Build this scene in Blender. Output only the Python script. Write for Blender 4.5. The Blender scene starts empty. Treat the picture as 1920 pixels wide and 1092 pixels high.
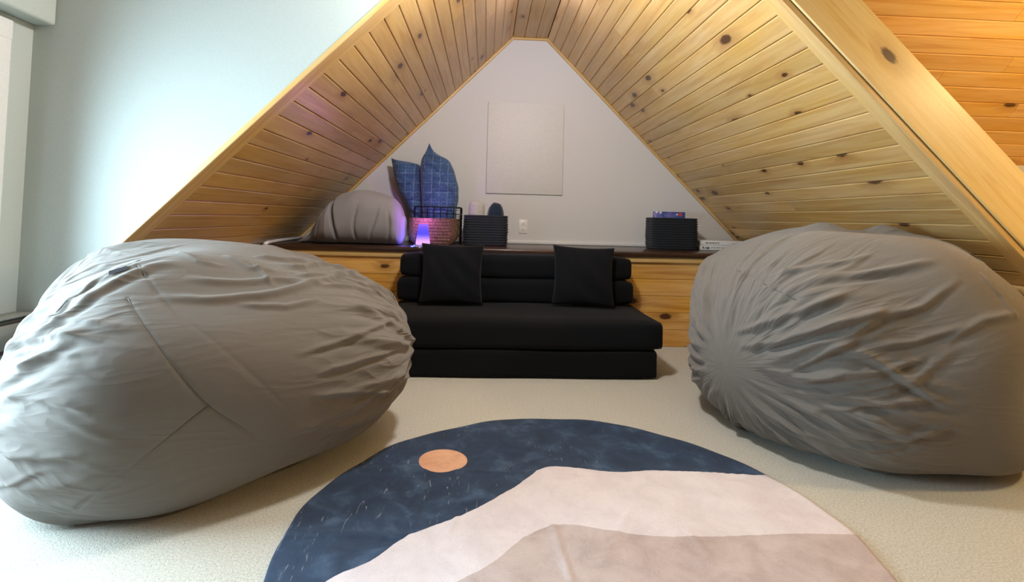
import bpy, bmesh, math, random
import numpy as np
from mathutils import Vector, Matrix

random.seed(7); rng = np.random.default_rng(11)
SC = bpy.context.scene
COL = SC.collection

# ------------------------------------------------------------------ camera
H = 0.87                       # camera height above the carpet
F_PX, PITCH, YAW, ROLL, CY = 945.4, 0.037, 0.0492, 0.026, 373.65
_cp, _sp, _c, _s = math.cos(PITCH), math.sin(PITCH), math.cos(YAW), math.sin(YAW)
FWD = Vector((_s*_cp, _c*_cp, _sp)); _R = Vector((_c, -_s, 0)); _U = _R.cross(FWD)
RGT = _R*math.cos(ROLL) + _U*math.sin(ROLL); UPV = _U*math.cos(ROLL) - _R*math.sin(ROLL)
cam_d = bpy.data.cameras.new('camera'); cam = bpy.data.objects.new('camera', cam_d); COL.objects.link(cam)
cam_d.sensor_width = 36; cam_d.lens = F_PX/1920*36; cam_d.shift_y = (CY-546)/1920; cam_d.clip_start = 0.02
cam.matrix_world = Matrix(((RGT.x, UPV.x, -FWD.x, 0), (RGT.y, UPV.y, -FWD.y, 0), (RGT.z, UPV.z, -FWD.z, H), (0, 0, 0, 1)))
SC.camera = cam

# ------------------------------------------------------------------ world, daylight, exposure
SC.view_settings.view_transform = 'Standard'; SC.view_settings.look = 'None'
SC.view_settings.gamma = 1; SC.view_settings.use_curve_mapping = False
SC.view_settings.exposure = 0.55
W = bpy.data.worlds.new('world'); SC.world = W; W.use_nodes = True
_bg = W.node_tree.nodes['Background']; _bg.inputs[0].default_value = (0.72, 0.86, 1.0, 1); _bg.inputs[1].default_value = 1.0

def area_light(name, loc, rot, sx, sy, power, col):
    d = bpy.data.lights.new(name, 'AREA'); d.shape = 'RECTANGLE'; d.size = sx; d.size_y = sy; d.energy = power; d.color = col
    o = bpy.data.objects.new(name, d); COL.objects.link(o); o.location = loc; o.rotation_euler = rot; return o
# daylight entering by the window in the left wall
_wl = area_light('window_daylight', (-2.00, 1.44, 0.76), (0, -math.pi/2, 0), 0.95, 0.70, 53, (0.64, 0.86, 1.0)); _wl.data.spread = math.radians(140)

# ------------------------------------------------------------------ photo pixel -> place helpers
def ray(px): return FWD + RGT*((px[0]-960)/F_PX) + UPV*((CY-px[1])/F_PX)
def on_z(px, z):
    d = ray(px); t = (z-H)/d.z; return Vector((d.x*t, d.y*t, z))
def on_y(px, y):
    d = ray(px); t = y/d.y; return Vector((d.x*t, y, H+d.z*t))

# ------------------------------------------------------------------ object helpers
def link(o, parent=None):
    COL.objects.link(o)
    if parent is not None: o.parent = parent
    return o
def mesh_obj(name, verts, faces, mat, parent=None, smooth=False):
    me = bpy.data.meshes.new(name); me.from_pydata([tuple(v) for v in verts], [], faces); me.update()
    if mat: me.materials.append(mat)
    if smooth: me.polygons.foreach_set('use_smooth', [True]*len(me.polygons))
    return link(bpy.data.objects.new(name, me), parent)
def bm_obj(name, bm, mat, parent=None, smooth=False):
    bmesh.ops.recalc_face_normals(bm, faces=bm.faces[:])
    me = bpy.data.meshes.new(name); bm.to_mesh(me); bm.free()
    if mat: me.materials.append(mat)
    if smooth: me.polygons.foreach_set('use_smooth', [True]*len(me.polygons))
    return link(bpy.data.objects.new(name, me), parent)
def empty(name, loc=(0, 0, 0)):
    o = bpy.data.objects.new(name, None); o.location = loc; o.empty_display_size = .1; return link(o)
def tag(o, label, cat, group=None):
    o['label'] = label; o['category'] = cat
    if group: o['group'] = group
    return o
def struct(o, label=None):
    o['kind'] = 'structure'
    if label: o['label'] = label
    return o
BOXF = [(0, 3, 2, 1), (4, 5, 6, 7), (0, 1, 5, 4), (1, 2, 6, 5), (2, 3, 7, 6), (3, 0, 4, 7)]
def box(name, x0, x1, y0, y1, z0, z1, mat, parent=None, bevel=0.0, seg=2):
    if bevel <= 0:
        v = [(x0, y0, z0), (x1, y0, z0), (x1, y1, z0), (x0, y1, z0), (x0, y0, z1), (x1, y0, z1), (x1, y1, z1), (x0, y1, z1)]
        return mesh_obj(name, v, BOXF, mat, parent)
    bm = bmesh.new(); bmesh.ops.create_cube(bm, size=1)
    for v in bm.verts: v.co = ((x0+x1)/2+v.co.x*(x1-x0), (y0+y1)/2+v.co.y*(y1-y0), (z0+z1)/2+v.co.z*(z1-z0))
    bmesh.ops.bevel(bm, geom=bm.edges[:], offset=bevel, segments=seg, affect='EDGES', profile=.5)
    return bm_obj(name, bm, mat, parent, smooth=True)
def prism(name, poly, axis_vec, mat, parent=None):
    """extrude a 3D polygon along a vector"""
    n = len(poly); a = [Vector(p) for p in poly]; b = [p+Vector(axis_vec) for p in a]
    faces = [tuple(range(n-1, -1, -1)), tuple(range(n, 2*n))] + [(i, (i+1) % n, n+(i+1) % n, n+i) for i in range(n)]
    bm = bmesh.new(); vs = [bm.verts.new(p) for p in a+b]
    for f in faces: bm.faces.new([vs[i] for i in f])
    return bm_obj(name, bm, mat, parent)
def tube(name, pts, r, mat, parent=None, n=8, closed=False):
    pts = [Vector(p) for p in pts]; V = []; Fc = []; m = len(pts)
    for i, p in enumerate(pts):
        a = pts[(i-1) % m] if (closed or i > 0) else p; b = pts[(i+1) % m] if (closed or i < m-1) else p
        t = (b-a).normalized(); u = t.orthogonal().normalized() if abs(t.z) > .9 else t.cross(Vector((0, 0, 1))).normalized(); w = t.cross(u)
        for k in range(n):
            an = 2*math.pi*k/n; V.append(p+u*math.cos(an)*r+w*math.sin(an)*r)
    for i in range(m if closed else m-1):
        j = (i+1) % m
        for k in range(n): Fc.append((i*n+k, i*n+(k+1) % n, j*n+(k+1) % n, j*n+k))
    if not closed: Fc += [tuple(range(n-1, -1, -1)), tuple(range((m-1)*n, m*n))]
    return mesh_obj(name, V, Fc, mat, parent, smooth=True)
def grid_faces(nu, nv, wrap_v=False):
    f = []
    for i in range(nu-1):
        for j in range(nv if wrap_v else nv-1):
            k = (j+1) % nv; f.append((i*nv+j, i*nv+k, (i+1)*nv+k, (i+1)*nv+j))
    return f

# ------------------------------------------------------------------ materials
def srgb(r, g, b):
    def c(x):
        x /= 255; return x/12.92 if x <= .04045 else ((x+.055)/1.055)**2.4
    return (c(r), c(g), c(b), 1)
class M:
    def __init__(s, name):
        s.m = bpy.data.materials.new(name); s.m.use_nodes = True; s.t = s.m.node_tree; s.n = s.t.nodes; s.l = s.t.links
        s.b = s.n['Principled BSDF']; s.out = s.n['Material Output']
    def node(s, typ, **kw):
        x = s.n.new(typ)
        for k, v in kw.items():
            if k.startswith('i_'): x.inputs[int(k[2:])].default_value = v
            else: setattr(x, k, v)
        return x
    def math(s, op, a, b=None, c=None, clamp=False):
        x = s.n.new('ShaderNodeMath'); x.operation = op; x.use_clamp = clamp
        for i, v in enumerate((a, b, c)):
            if v is None: continue
            if isinstance(v, (int, float)): x.inputs[i].default_value = v
            else: s.l.new(v, x.inputs[i])
        return x.outputs[0]
    def mix(s, fac, a, b, blend='MIX'):
        x = s.n.new('ShaderNodeMix'); x.data_type = 'RGBA'; x.blend_type = blend
        for i, v in ((0, fac), (6, a), (7, b)):
            if isinstance(v, (int, float, tuple)): x.inputs[i].default_value = v
            else: s.l.new(v, x.inputs[i])
        return x.outputs[2]
    def mapping(s, vec, scale=(1, 1, 1), loc=None, rot=(0, 0, 0)):
        x = s.n.new('ShaderNodeMapping'); x.inputs['Scale'].default_value = scale; x.inputs['Rotation'].default_value = rot
        s.l.new(vec, x.inputs[0])
        if loc is not None:
            if isinstance(loc, tuple): x.inputs['Location'].default_value = loc
            else: s.l.new(loc, x.inputs['Location'])
        return x.outputs[0]
    def noise(s, vec, scale, detail=2, rough=.5, dist=0):
        x = s.n.new('ShaderNodeTexNoise'); x.inputs['Scale'].default_value = scale; x.inputs['Detail'].default_value = detail
        x.inputs['Roughness'].default_value = rough; x.inputs['Distortion'].default_value = dist; s.l.new(vec, x.inputs['Vector']); return x.outputs[0]
    def ramp(s, fac, stops):
        x = s.n.new('ShaderNodeValToRGB'); e = x.color_ramp.elements
        while len(e) < len(stops): e.new(.5)
        for q, (p, c) in zip(e, stops): q.position = p; q.color = c
        s.l.new(fac, x.inputs[0]); return x.outputs[0]
    def range(s, v, a, b, c=0., d=1.):
        x = s.n.new('ShaderNodeMapRange'); x.interpolation_type = 'SMOOTHSTEP'
        for i, q in enumerate((a, b, c, d)): x.inputs[i+1].default_value = q
        s.l.new(v, x.inputs[0]); return x.outputs[0]
    def coord(s, kind='Object'): return s.n.new('ShaderNodeTexCoord').outputs[kind]
    def color(s, c):
        if isinstance(c, tuple): s.b.inputs['Base Color'].default_value = c
        else: s.l.new(c, s.b.inputs['Base Color'])
    def rough(s, r): s.b.inputs['Roughness'].default_value = r
    def bump(s, h, strength, dist):
        x = s.n.new('ShaderNodeBump'); x.inputs['Strength'].default_value = strength; x.inputs['Distance'].default_value = dist
        s.l.new(h, x.inputs['Height']); s.l.new(x.outputs[0], s.b.inputs['Normal'])

def pine(name, light, mid, dark, knot=(.055, .018, .006, 1), knots=.42, rough=.38):
    """pine board: grain along local X, face in local XY"""
    m = M(name); co = m.coord(); oi = m.node('ShaderNodeObjectInfo').outputs['Random']
    off = m.node('ShaderNodeCombineXYZ'); m.l.new(m.math('MULTIPLY', oi, 57.3), off.inputs[0]); m.l.new(m.math('MULTIPLY', oi, 31.7), off.inputs[1]); m.l.new(m.math('MULTIPLY', oi, 11.1), off.inputs[2])
    sc = m.node('ShaderNodeSeparateXYZ'); m.l.new(co, sc.inputs[0]); cc = m.node('ShaderNodeCombineXYZ'); m.l.new(sc.outputs[0], cc.inputs[0]); m.l.new(m.math('ADD', sc.outputs[1], sc.outputs[2]), cc.inputs[1]); m.l.new(sc.outputs[2], cc.inputs[2]); co = cc.outputs[0]
    add = m.node('ShaderNodeVectorMath', operation='ADD'); m.l.new(co, add.inputs[0]); m.l.new(off.outputs[0], add.inputs[1]); p = add.outputs[0]
    # knots
    kp = m.mapping(p, (2.6, 5.6, 0.0)); vo = m.node('ShaderNodeTexVoronoi', voronoi_dimensions='2D'); vo.inputs['Scale'].default_value = 1; vo.inputs['Randomness'].default_value = .9
    m.l.new(kp, vo.inputs['Vector'])
    sep = m.node('ShaderNodeSeparateColor'); m.l.new(vo.outputs['Color'], sep.inputs[0])
    d = m.math('ADD', vo.outputs['Distance'], m.math('MULTIPLY', m.math('SUBTRACT', m.noise(p, 60, 2), .5), .06))
    rad = m.math('ADD', m.math('MULTIPLY', sep.outputs[0], .11), .03)
    ok = m.math('LESS_THAN', sep.outputs[1], knots)
    q = m.math('DIVIDE', d, rad)
    core = m.math('MULTIPLY', m.range(q, .65, 1.15, 1, 0), ok); halo = m.math('MULTIPLY', m.range(q, .9, 3.4, 1, 0), ok)
    # grain bends round the knots
    warp = m.node('ShaderNodeCombineXYZ'); m.l.new(m.math('MULTIPLY', halo, .02), warp.inputs[1])
    p2 = m.node('ShaderNodeVectorMath', operation='ADD'); m.l.new(p, p2.inputs[0]); m.l.new(warp.outputs[0], p2.inputs[1]); p2 = p2.outputs[0]
    g1 = m.noise(m.mapping(p2, (.9, 15, 15)), 1.6, 4, .6, 1.2)
    g2 = m.noise(m.mapping(p2, (3, 90, 90)), 1.5, 3, .6, .4)
    blot = m.noise(m.mapping(p, (1.2, 4, 4)), 1.5, 2)
    c = m.ramp(g1, [(.28, light), (.52, mid), (.74, dark)])
    c = m.mix(m.range(g2, .45, .75, 0, .22), c, dark)
    tone = m.math('ADD', m.math('MULTIPLY', oi, .22), .88)
    tn = m.node('ShaderNodeHueSaturation'); tn.inputs['Hue'].default_value = .5; m.l.new(tone, tn.inputs['Value']); m.l.new(c, tn.inputs['Color']); m.l.new(m.math('ADD', m.math('MULTIPLY', blot, .35), .82), tn.inputs['Saturation'])
    c = m.mix(m.math('MULTIPLY', halo, .45), tn.outputs[0], (dark[0]*.7, dark[1]*.55, dark[2]*.45, 1))
    c = m.mix(m.math('MULTIPLY', core, .92), c, knot)
    m.color(c); m.rough(rough); m.bump(m.math('SUBTRACT', g2, m.math('MULTIPLY', core, .6)), .12, .002)
    m.b.inputs['Coat Weight'].default_value = .15; m.b.inputs['Coat Roughness'].default_value = .3
    return m.m

def fabric(name, col, var=.12, scale=900, bump=.25, sheen=.3, rough=.95, blotch=6):
    m = M(name); co = m.coord(); n = m.noise(co, scale, 2); b = m.noise(co, blotch, 3)
    c2 = tuple(x*(1-var) for x in col[:3])+(1,); c1 = tuple(min(1, x*(1+var)) for x in col[:3])+(1,)
    c = m.mix(m.range(n, .3, .7), c2, c1); c = m.mix(m.math('MULTIPLY', m.range(b, .35, .7), .25), c, c2)
    m.color(c); m.rough(rough); m.bump(n, bump, .001); m.b.inputs['Sheen Weight'].default_value = sheen; m.b.inputs['Sheen Roughness'].default_value = .5
    m.b.inputs['Specular IOR Level'].default_value = .2
    return m.m
def plain(name, col, rough=.5, metal=0., bump=0., bscale=200):
    m = M(name); n = m.noise(m.coord(), bscale, 3)
    c2 = tuple(x*.94 for x in col[:3])+(1,)
    m.color(m.mix(m.range(n, .35, .65), c2, col)); m.rough(rough); m.b.inputs['Metallic'].default_value = metal
    if bump: m.bump(n, bump, .001)
    return m.m

MT = {}
MT['pine'] = pine('pine_ceiling', srgb(214, 182, 122), srgb(202, 164, 102), srgb(184, 140, 80))
MT['pine_main'] = pine('pine_main', srgb(238, 196, 124), srgb(228, 178, 100), srgb(206, 148, 74), knots=.3)
MT['room_wood'] = pine('room_wood', srgb(160, 150, 134), srgb(146, 136, 120), srgb(126, 114, 98), knots=.3)
MT['pine_beam'] = pine('pine_beam', srgb(240, 214, 156), srgb(232, 202, 138), srgb(218, 180, 112), knots=.2)
MT['pine_knee'] = pine('pine_knee', srgb(230, 188, 112), srgb(214, 162, 84), srgb(186, 128, 58), knots=.45, rough=.3)
MT['pine_trim'] = pine('pine_trim', srgb(230, 198, 136), srgb(218, 180, 114), srgb(196, 150, 88), knots=.12)
MT['dark_gap'] = plain('board_groove', srgb(70, 44, 20), .9)
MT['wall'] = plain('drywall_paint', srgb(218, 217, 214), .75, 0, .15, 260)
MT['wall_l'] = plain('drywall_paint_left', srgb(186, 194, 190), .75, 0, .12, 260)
MT['white'] = plain('white_paint', srgb(228, 228, 226), .5)
MT['panel'] = plain('painted_panel', srgb(221, 219, 214), .6, 0, .05, 120)
MT['plastic'] = plain('white_plastic', srgb(240, 238, 232), .35)
MT['gap_line'] = plain('panel_gap', srgb(150, 146, 138), .8)
MT['slot'] = plain('socket_slot', srgb(70, 66, 60), .6)
MT['black_fab'] = fabric('black_woven_fabric', srgb(10, 12, 16), .2, 1400, .3, .04)
MT['black_fab2'] = fabric('black_cushion_fabric', srgb(10, 11, 15), .2, 1400, .3, .04)
MT['bag'] = fabric('taupe_microsuede', srgb(128, 123, 116), .06, 1600, .15, .25, .9, 3)
MT['seam'] = fabric('seam_thread', srgb(92, 88, 83), .06)
def bag_mat():
    m = M('taupe_microsuede_wrinkled'); co = m.coord(); uv = m.coord('UV'); sx = m.node('ShaderNodeSeparateXYZ'); m.l.new(uv, sx.inputs[0])
    n = m.noise(co, 1600, 2); b = m.noise(co, 3, 3); col = srgb(113, 108, 102); c1 = tuple(x*1.06 for x in col[:3])+(1,); c2 = tuple(x*.94 for x in col[:3])+(1,)
    m.color(m.mix(m.math('MULTIPLY', m.range(b, .35, .7), .4), m.mix(m.range(n, .3, .7), c2, c1), c2)); m.rough(.92); m.b.inputs['Sheen Weight'].default_value = .2; m.b.inputs['Specular IOR Level'].default_value = .2
    w1 = m.noise(m.mapping(uv, (2.2, 6.0, 1)), 1.0, 1, .5, 1.2); w2 = m.noise(m.mapping(uv, (2.8, 13, 1)), 1.0, 1, .5, .9)
    ends = m.math('ABSOLUTE', m.math('SUBTRACT', sx.outputs[0], math.pi/2)); msk = m.math('MULTIPLY', m.range(ends, .15, .9, .22, 1.0), m.range(ends, 1.0, 1.5, 1.0, .1))
    r1 = m.math('ABSOLUTE', m.math('SUBTRACT', w1, .5)); r2 = m.math('ABSOLUTE', m.math('SUBTRACT', w2, .5))
    h = m.math('MULTIPLY', m.math('ADD', m.math('MULTIPLY', r1, -1.0), m.math('MULTIPLY', r2, -.35)), msk)
    m.bump(m.math('ADD', h, m.math('MULTIPLY', n, .012)), .55, .05); return m.m
MT['bag'] = bag_mat()
MT['comf'] = fabric('grey_comforter', srgb(148, 145, 147), .06, 900, .1, .3)
MT['rope'] = fabric('charcoal_rope', srgb(44, 47, 54), .25, 700, .5, .1)
MT['rope2'] = fabric('black_rope', srgb(34, 37, 41), .25, 700, .5, .1)
MT['fleece_l'] = fabric('pale_fleece', srgb(190, 186, 180), .12, 300, .8, .5)
MT['fleece_n'] = fabric('navy_fleece', srgb(30, 44, 62), .2, 300, .8, .4)
MT['wire'] = plain('black_wire', srgb(22, 22, 24), .4, .6)
MT['tagm'] = plain('label_cloth', srgb(52, 54, 62), .8)
MT['cord'] = plain('white_cord', srgb(232, 230, 236), .45)
MT['sill'] = plain('grey_sill_paint', srgb(150, 148, 140), .6)

def carpet_mat():
    m = M('beige_carpet'); co = m.coord(); n = m.noise(co, 165, 3, .7); n2 = m.noise(co, 460, 2); b = m.noise(co, 1.7, 3); v = m.math('ADD', m.math('MULTIPLY', n, .6), m.math('MULTIPLY', n2, .4))
    c = m.ramp(v, [(.33, srgb(160, 156, 143)), (.5, srgb(203, 201, 190)), (.67, srgb(228, 226, 216))])
    c = m.mix(m.math('MULTIPLY', m.range(b, .4, .65), .12), c, srgb(196, 190, 172)); m.color(c); m.rough(1); m.bump(v, .9, .006); m.b.inputs['Specular IOR Level'].default_value = .1
    m.b.inputs['Sheen Weight'].default_value = .2
    return m.m
MT['carpet'] = carpet_mat()
def dark_wood():
    m = M('dark_stained_wood'); co = m.coord(); g = m.noise(m.mapping(co, (1.2, 22, 22)), 2.5, 4, .6, .6)
    m.color(m.ramp(g, [(.3, srgb(38, 24, 18)), (.6, srgb(66, 44, 33)), (.8, srgb(92, 64, 46))])); m.rough(.32); m.bump(g, .1, .001); m.b.inputs['Coat Weight'].default_value = .2
    return m.m
MT['dark_wood'] = dark_wood()
def glass_mat():
    m = M('window_glass'); tr = m.node('ShaderNodeBsdfTransparent'); gl = m.node('ShaderNodeBsdfGlossy'); gl.inputs['Roughness'].default_value = .02
    mx = m.node('ShaderNodeMixShader'); mx.inputs[0].default_value = .08; m.l.new(tr.outputs[0], mx.inputs[1]); m.l.new(gl.outputs[0], mx.inputs[2]); m.l.new(mx.outputs[0], m.out.inputs[0]); return m.m
MT['glass'] = glass_mat()
def emit(name, col, strength):
    m = M(name); m.color(col); m.b.inputs['Emission Color'].default_value = col; m.b.inputs['Emission Strength'].default_value = strength; m.rough(.4); return m.m

# ================================================================== STRUCTURE
YB = 4.22                                   # gable wall at the back of the nook
TL = math.radians(45.5); TR = math.radians(45.0)
CL, CR = 2.2119, 2.868                      # left slope z = tan(TL) x + CL, right slope z = CR - x
ZTOP = 2.395
def xl(z): return (z-CL)/math.tan(TL)
def xr(z): return CR-z
YFL, YFR = 2.11, 1.88                       # front edges of the two slopes
XW = -1.853                                 # left wall of the room
ZK = .645                                   # height where the slopes meet the knee walls
YL = 3.486                                  # face of the low wall under the ledge
ZLEDGE = .655

struct(box('floor', XW-.1, 4.3, -2.4, YB+.1, -.1, 0, MT['carpet']))
# gable wall at the back
prism('wall_back', [(xl(.0)-.3, YB, 0), (xr(0)+.2, YB, 0), (xr(0)+.2, YB, .3), (xr(ZTOP)+.1, YB, ZTOP+.1), (xl(ZTOP)-.1, YB, ZTOP+.1), (xl(0)-.3, YB, .3)], (0, .1, 0), MT['wall'])
struct(bpy.data.objects['wall_back'])
# painted wall to the left of the nook, its edge follows the slope
TH = .025
def xlo(z): return xl(z)-.027
poly = [(XW, YFL, 0), (-1.60, YFL, 0), (-1.60, YFL, .55), (xlo(ZK), YFL, ZK), (xlo(2.5), YFL, 2.5), (xr(2.5)+.045, YFL, 2.5), (.75, YFL, 2.9), (XW, YFL, 2.9)]
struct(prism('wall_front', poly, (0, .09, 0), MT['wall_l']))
# left wall of the room with the window opening
WY0, WY1, WZ0, WZ1 = .35, 1.78, .10, 1.50
def wall_with_hole(name, x0, x1):
    bm = bmesh.new()
    for (a, b, c, d) in ((-2.3, WY0, 0, 2.9), (WY1, YFL+.09, 0, 2.9), (WY0, WY1, 0, WZ0), (WY0, WY1, WZ1, 2.9)):
        r = bmesh.ops.create_cube(bm, size=1)
        for v in r['verts']: v.co = ((x0+x1)/2+v.co.x*(x1-x0), (a+b)/2+v.co.y*(b-a), (c+d)/2+v.co.z*(d-c))
    return bm_obj(name, bm, MT['wall_l'])
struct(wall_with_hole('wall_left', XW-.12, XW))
struct(box('wall_right', 4.2, 4.3, -2.3, 2.95, 0, 2.95, MT['pine_main']))
struct(box('wall_rear', XW-.1, 4.3, -2.4, -2.3, 0, 2.95, MT['room_wood']))
struct(box('ceiling', XW-.1, 4.3, -2.4, 2.2, 2.9, 3.0, MT['room_wood']))
# soffit along the top of the left wall
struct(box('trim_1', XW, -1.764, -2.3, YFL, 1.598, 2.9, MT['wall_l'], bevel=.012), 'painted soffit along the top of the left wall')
# window
win = struct(empty('window_1', (XW, .9, WZ0)))
def wpart(n, x0, x1, y0, y1, z0, z1, mat, bev=.004):
    o = box(n, x0-XW, x1-XW, y0-.9, y1-.9, z0-WZ0, z1-WZ0, mat, win, bevel=bev); return o
wpart('casing', XW+.001, XW+.022, WY1-.01, 2.0, .46, 1.56, MT['white']); wpart('casing', XW+.001, XW+.022, WY1-.01, WY1+.07, WZ0-.04, .459, MT['white']); wpart('casing', XW+.001, XW+.022, WY0-.11, WY0+.01, WZ0-.04, 1.56, MT['white'])
wpart('casing', XW+.001, XW+.024, WY0-.11, 2.0, WZ1, 1.575, MT['white'])
wpart('sill', XW-.06, XW+.06, WY0-.12, WY1+.02, .068, .098, MT['white'], .006)
ht = empty('wall_heater', (XW, 1.98, .30)); tag(ht, 'small grey wall heater with dark slots in the corner behind the left bean bag', 'heater')
box('body', .001, .075, -.12, .12, 0, .118, MT['sill'], ht, bevel=.006); box('top_grille', .004, .068, -.115, .115, .119, .138, MT['slot'], ht, bevel=.003); box('cap', .001, .078, -.12, .12, .139, .15, MT['sill'], ht, bevel=.003); box('vent_slot', .0745, .0765, -.10, .10, .012, .026, MT['slot'], ht)
for y in (WY0, (WY0+WY1)/2-.025, WY1-.05): wpart('sash_stile', XW-.08, XW-.04, y, y+.05, WZ0, WZ1, MT['white'])
for z in (WZ0, WZ1-.05): wpart('sash_rail', XW-.079, XW-.041, WY0, WY1, z, z+.05, MT['white'])
wpart('pane', XW-.062, XW-.058, WY0+.05, (WY0+WY1)/2-.025, WZ0+.05, WZ1-.05, MT['glass'], 0); wpart('pane', XW-.062, XW-.058, (WY0+WY1)/2+.025, WY1-.05, WZ0+.05, WZ1-.05, MT['glass'], 0)

# ---- pine boards -------------------------------------------------
def board_mesh(L, w, t=.016, ch=.0045):
    """board: length L on +X, width w on +Y, room face at z=0, body below"""
    g = .0008
    prof = [(g, -t), (g, -ch), (ch+g, 0), (w-ch-g, 0), (w-g, -ch), (w-g, -t)]
    v = [(0, y, z) for y, z in prof]+[(L, y, z) for y, z in prof]; n = 6
    f = [tuple(range(n-1, -1, -1)), tuple(range(n, 2*n))]+[(i, (i+1) % n, n+(i+1) % n, n+i) for i in range(n)]
    f = [tuple(reversed(q)) for q in f]
    return v, f
def board(parent, origin, xa, ya, L, w, mat, t=.016, ch=.0045):
    v, f = board_mesh(L, w, t, ch)
    me = bpy.data.meshes.new('board'); me.from_pydata(v, [], f); me.materials.append(mat)
    o = bpy.data.objects.new('board', me); COL.objects.link(o)
    xa = Vector(xa).normalized(); ya = Vector(ya).normalized(); za = xa.cross(ya)
    mw = Matrix(((xa.x, ya.x, za.x, origin[0]), (xa.y, ya.y, za.y, origin[1]), (xa.z, ya.z, za.z, origin[2]), (0, 0, 0, 1)))
    o.parent = parent; o.matrix_world = mw; return o
def lay_row(parent, p_front, length, ya, w, mat, split, flip):
    """row of boards running back (+Y) from p_front"""
    cuts = [0, length]
    if split: cuts = [0, length*random.uniform(.3, .75), length]
    for a, b in zip(cuts[:-1], cuts[1:]):
        o = Vector(p_front)+Vector((0, a+.0006, 0))
        if not flip: board(parent, o, (0, 1, 0), ya, b-a-.0012, w, mat)
        else:   # run the length the other way so that the face still looks into the nook
            board(parent, o+Vector((0, b-a-.0012, 0)), (0, -1, 0), ya, b-a-.0012, w, mat)
sL, cL = math.sin(TL), math.cos(TL)
# left slope: backing slab, then boards
def slope_slab(name, pts2, y0, y1, thick_dir):
    a, b = pts2; d = Vector(thick_dir)*.05; g = Vector(thick_dir)*.0155
    P = [Vector((a[0], y0, a[1]))+g, Vector((b[0], y0, b[1]))+g, Vector((b[0], y0, b[1]))+g+d, Vector((a[0], y0, a[1]))+g+d]
    return prism(name, P, (0, y1-y0, 0), MT['dark_gap'])
nLout = Vector((-sL, 0, cL)); nRout = Vector((math.sin(TR), 0, math.cos(TR)))
cl = struct(slope_slab('ceiling_left', [(xl(.54), .54), (xl(ZTOP), ZTOP)], YFL+.012, YB, nLout), 'knotty pine boarded slope on the left of the nook')
wl = .0886; k0 = 1.729; ya = Vector((-cL, 0, -sL))
z = k0
while z+wl*sL < ZTOP: z += wl*sL
lay_row(cl, (xl(ZTOP), 2.203, ZTOP), YB-2.203, ya, (ZTOP-z)/sL, MT['pine'], False, True)
while z > .58:
    lay_row(cl, (xl(z), 2.203, z), YB-2.203, ya, wl, MT['pine'], random.random() < .55, True); z -= wl*sL
sR, cR = math.sin(TR), math.cos(TR)
cr = struct(slope_slab('ceiling_right', [(xr(ZK-.06), ZK-.06), (xr(ZTOP), ZTOP)], YFR+.012, YB, nRout), 'knotty pine boarded slope on the right of the nook')
wr = .0898; k0 = 1.652; ya = Vector((cR, 0, -sR)); z = k0
while z+wr*sR < ZTOP: z += wr*sR
lay_row(cr, (xr(ZTOP), 1.952, ZTOP), YB-1.952, ya, (ZTOP-z)/sR, MT['pine'], False, False)
while z > ZK-.03:
    lay_row(cr, (xr(z), 1.952, z), YB-1.952, ya, wr, MT['pine'], random.random() < .35, False); z -= wr*sR
cp = struct(box('ceiling_peak', xl(ZTOP)-.01, xr(ZTOP)+.01, YFL, YB, ZTOP+.0155, ZTOP+.07, MT['dark_gap']), 'flat pine strip along the peak of the nook')
nb = 3; wp = (xr(ZTOP)-xl(ZTOP))/nb
for i in range(nb): lay_row(cp, (xl(ZTOP)+wp*(i+1), 2.11, ZTOP), YB-2.11, (-1, 0, 0), wp, MT['pine'], False, True)

def sloped_strip(name, z0, z1, side, y0, y1, lo, hi, mat, xshift=0):
    """bar along a slope; lo/hi = how far it stands off the board face into the nook (-) or outwards (+)"""
    if side == 'L': a, b, n = (xl(z0), z0), (xl(z1), z1), nLout
    else: a, b, n = (xr(z0), z0), (xr(z1), z1), nRout
    A = Vector((a[0], 0, a[1])); B = Vector((b[0], 0, b[1])); d = (B-A); L = d.length; d.normalize()
    me_v = [(0, 0, lo), (L, 0, lo), (L, y1-y0, lo), (0, y1-y0, lo), (0, 0, hi), (L, 0, hi), (L, y1-y0, hi), (0, y1-y0, hi)]
    bm = bmesh.new(); vs = [bm.verts.new(v) for v in me_v]
    for f in BOXF: bm.faces.new([vs[i] for i in f])
    bmesh.ops.bevel(bm, geom=bm.edges[:], offset=.0025, segments=1, affect='EDGES')
    o = bm_obj(name, bm, mat)
    yv = Vector((0, 1, 0)); 
    o.matrix_world = Matrix(((d.x, yv.x, n.x, A.x), (d.y, yv.y, n.y, y0), (d.z, yv.z, n.z, A.z), (0, 0, 0, 1)))
    return o
struct(sloped_strip('trim_2', .54, 2.42, 'L', YFL-.008, 2.203, -.003, .020, MT['pine_trim']), 'pine edge trim along the front of the left slope')
struct(sloped_strip('trim_3', ZK-.02, 2.42, 'R', YFR-.004, 1.952, -.003, .022, MT['pine_trim']), 'pine edge trim along the front of the right slope')
struct(sloped_strip('trim_4', ZK, 2.40, 'L', YB-.022, YB, -.016, .01, MT['pine_trim']), 'thin pine trim where the left slope meets the gable wall')
struct(sloped_strip('trim_5', ZK, 2.40, 'R', YB-.022, YB, -.016, .01, MT['pine_trim']), 'thin pine trim where the right slope meets the gable wall')
struct(box('trim_6', xl(ZTOP), xr(ZTOP), YB-.02, YB, ZTOP-.016, ZTOP, MT['pine_trim']), 'thin pine trim across the peak of the gable wall')
beam = sloped_strip('rafter_beam', .30, 2.62, 'R', YFR-.012, YFR+.12, .026, .232, MT['pine_beam'])
struct(beam, 'wide pale pine rafter board running down along the right slope')

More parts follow.
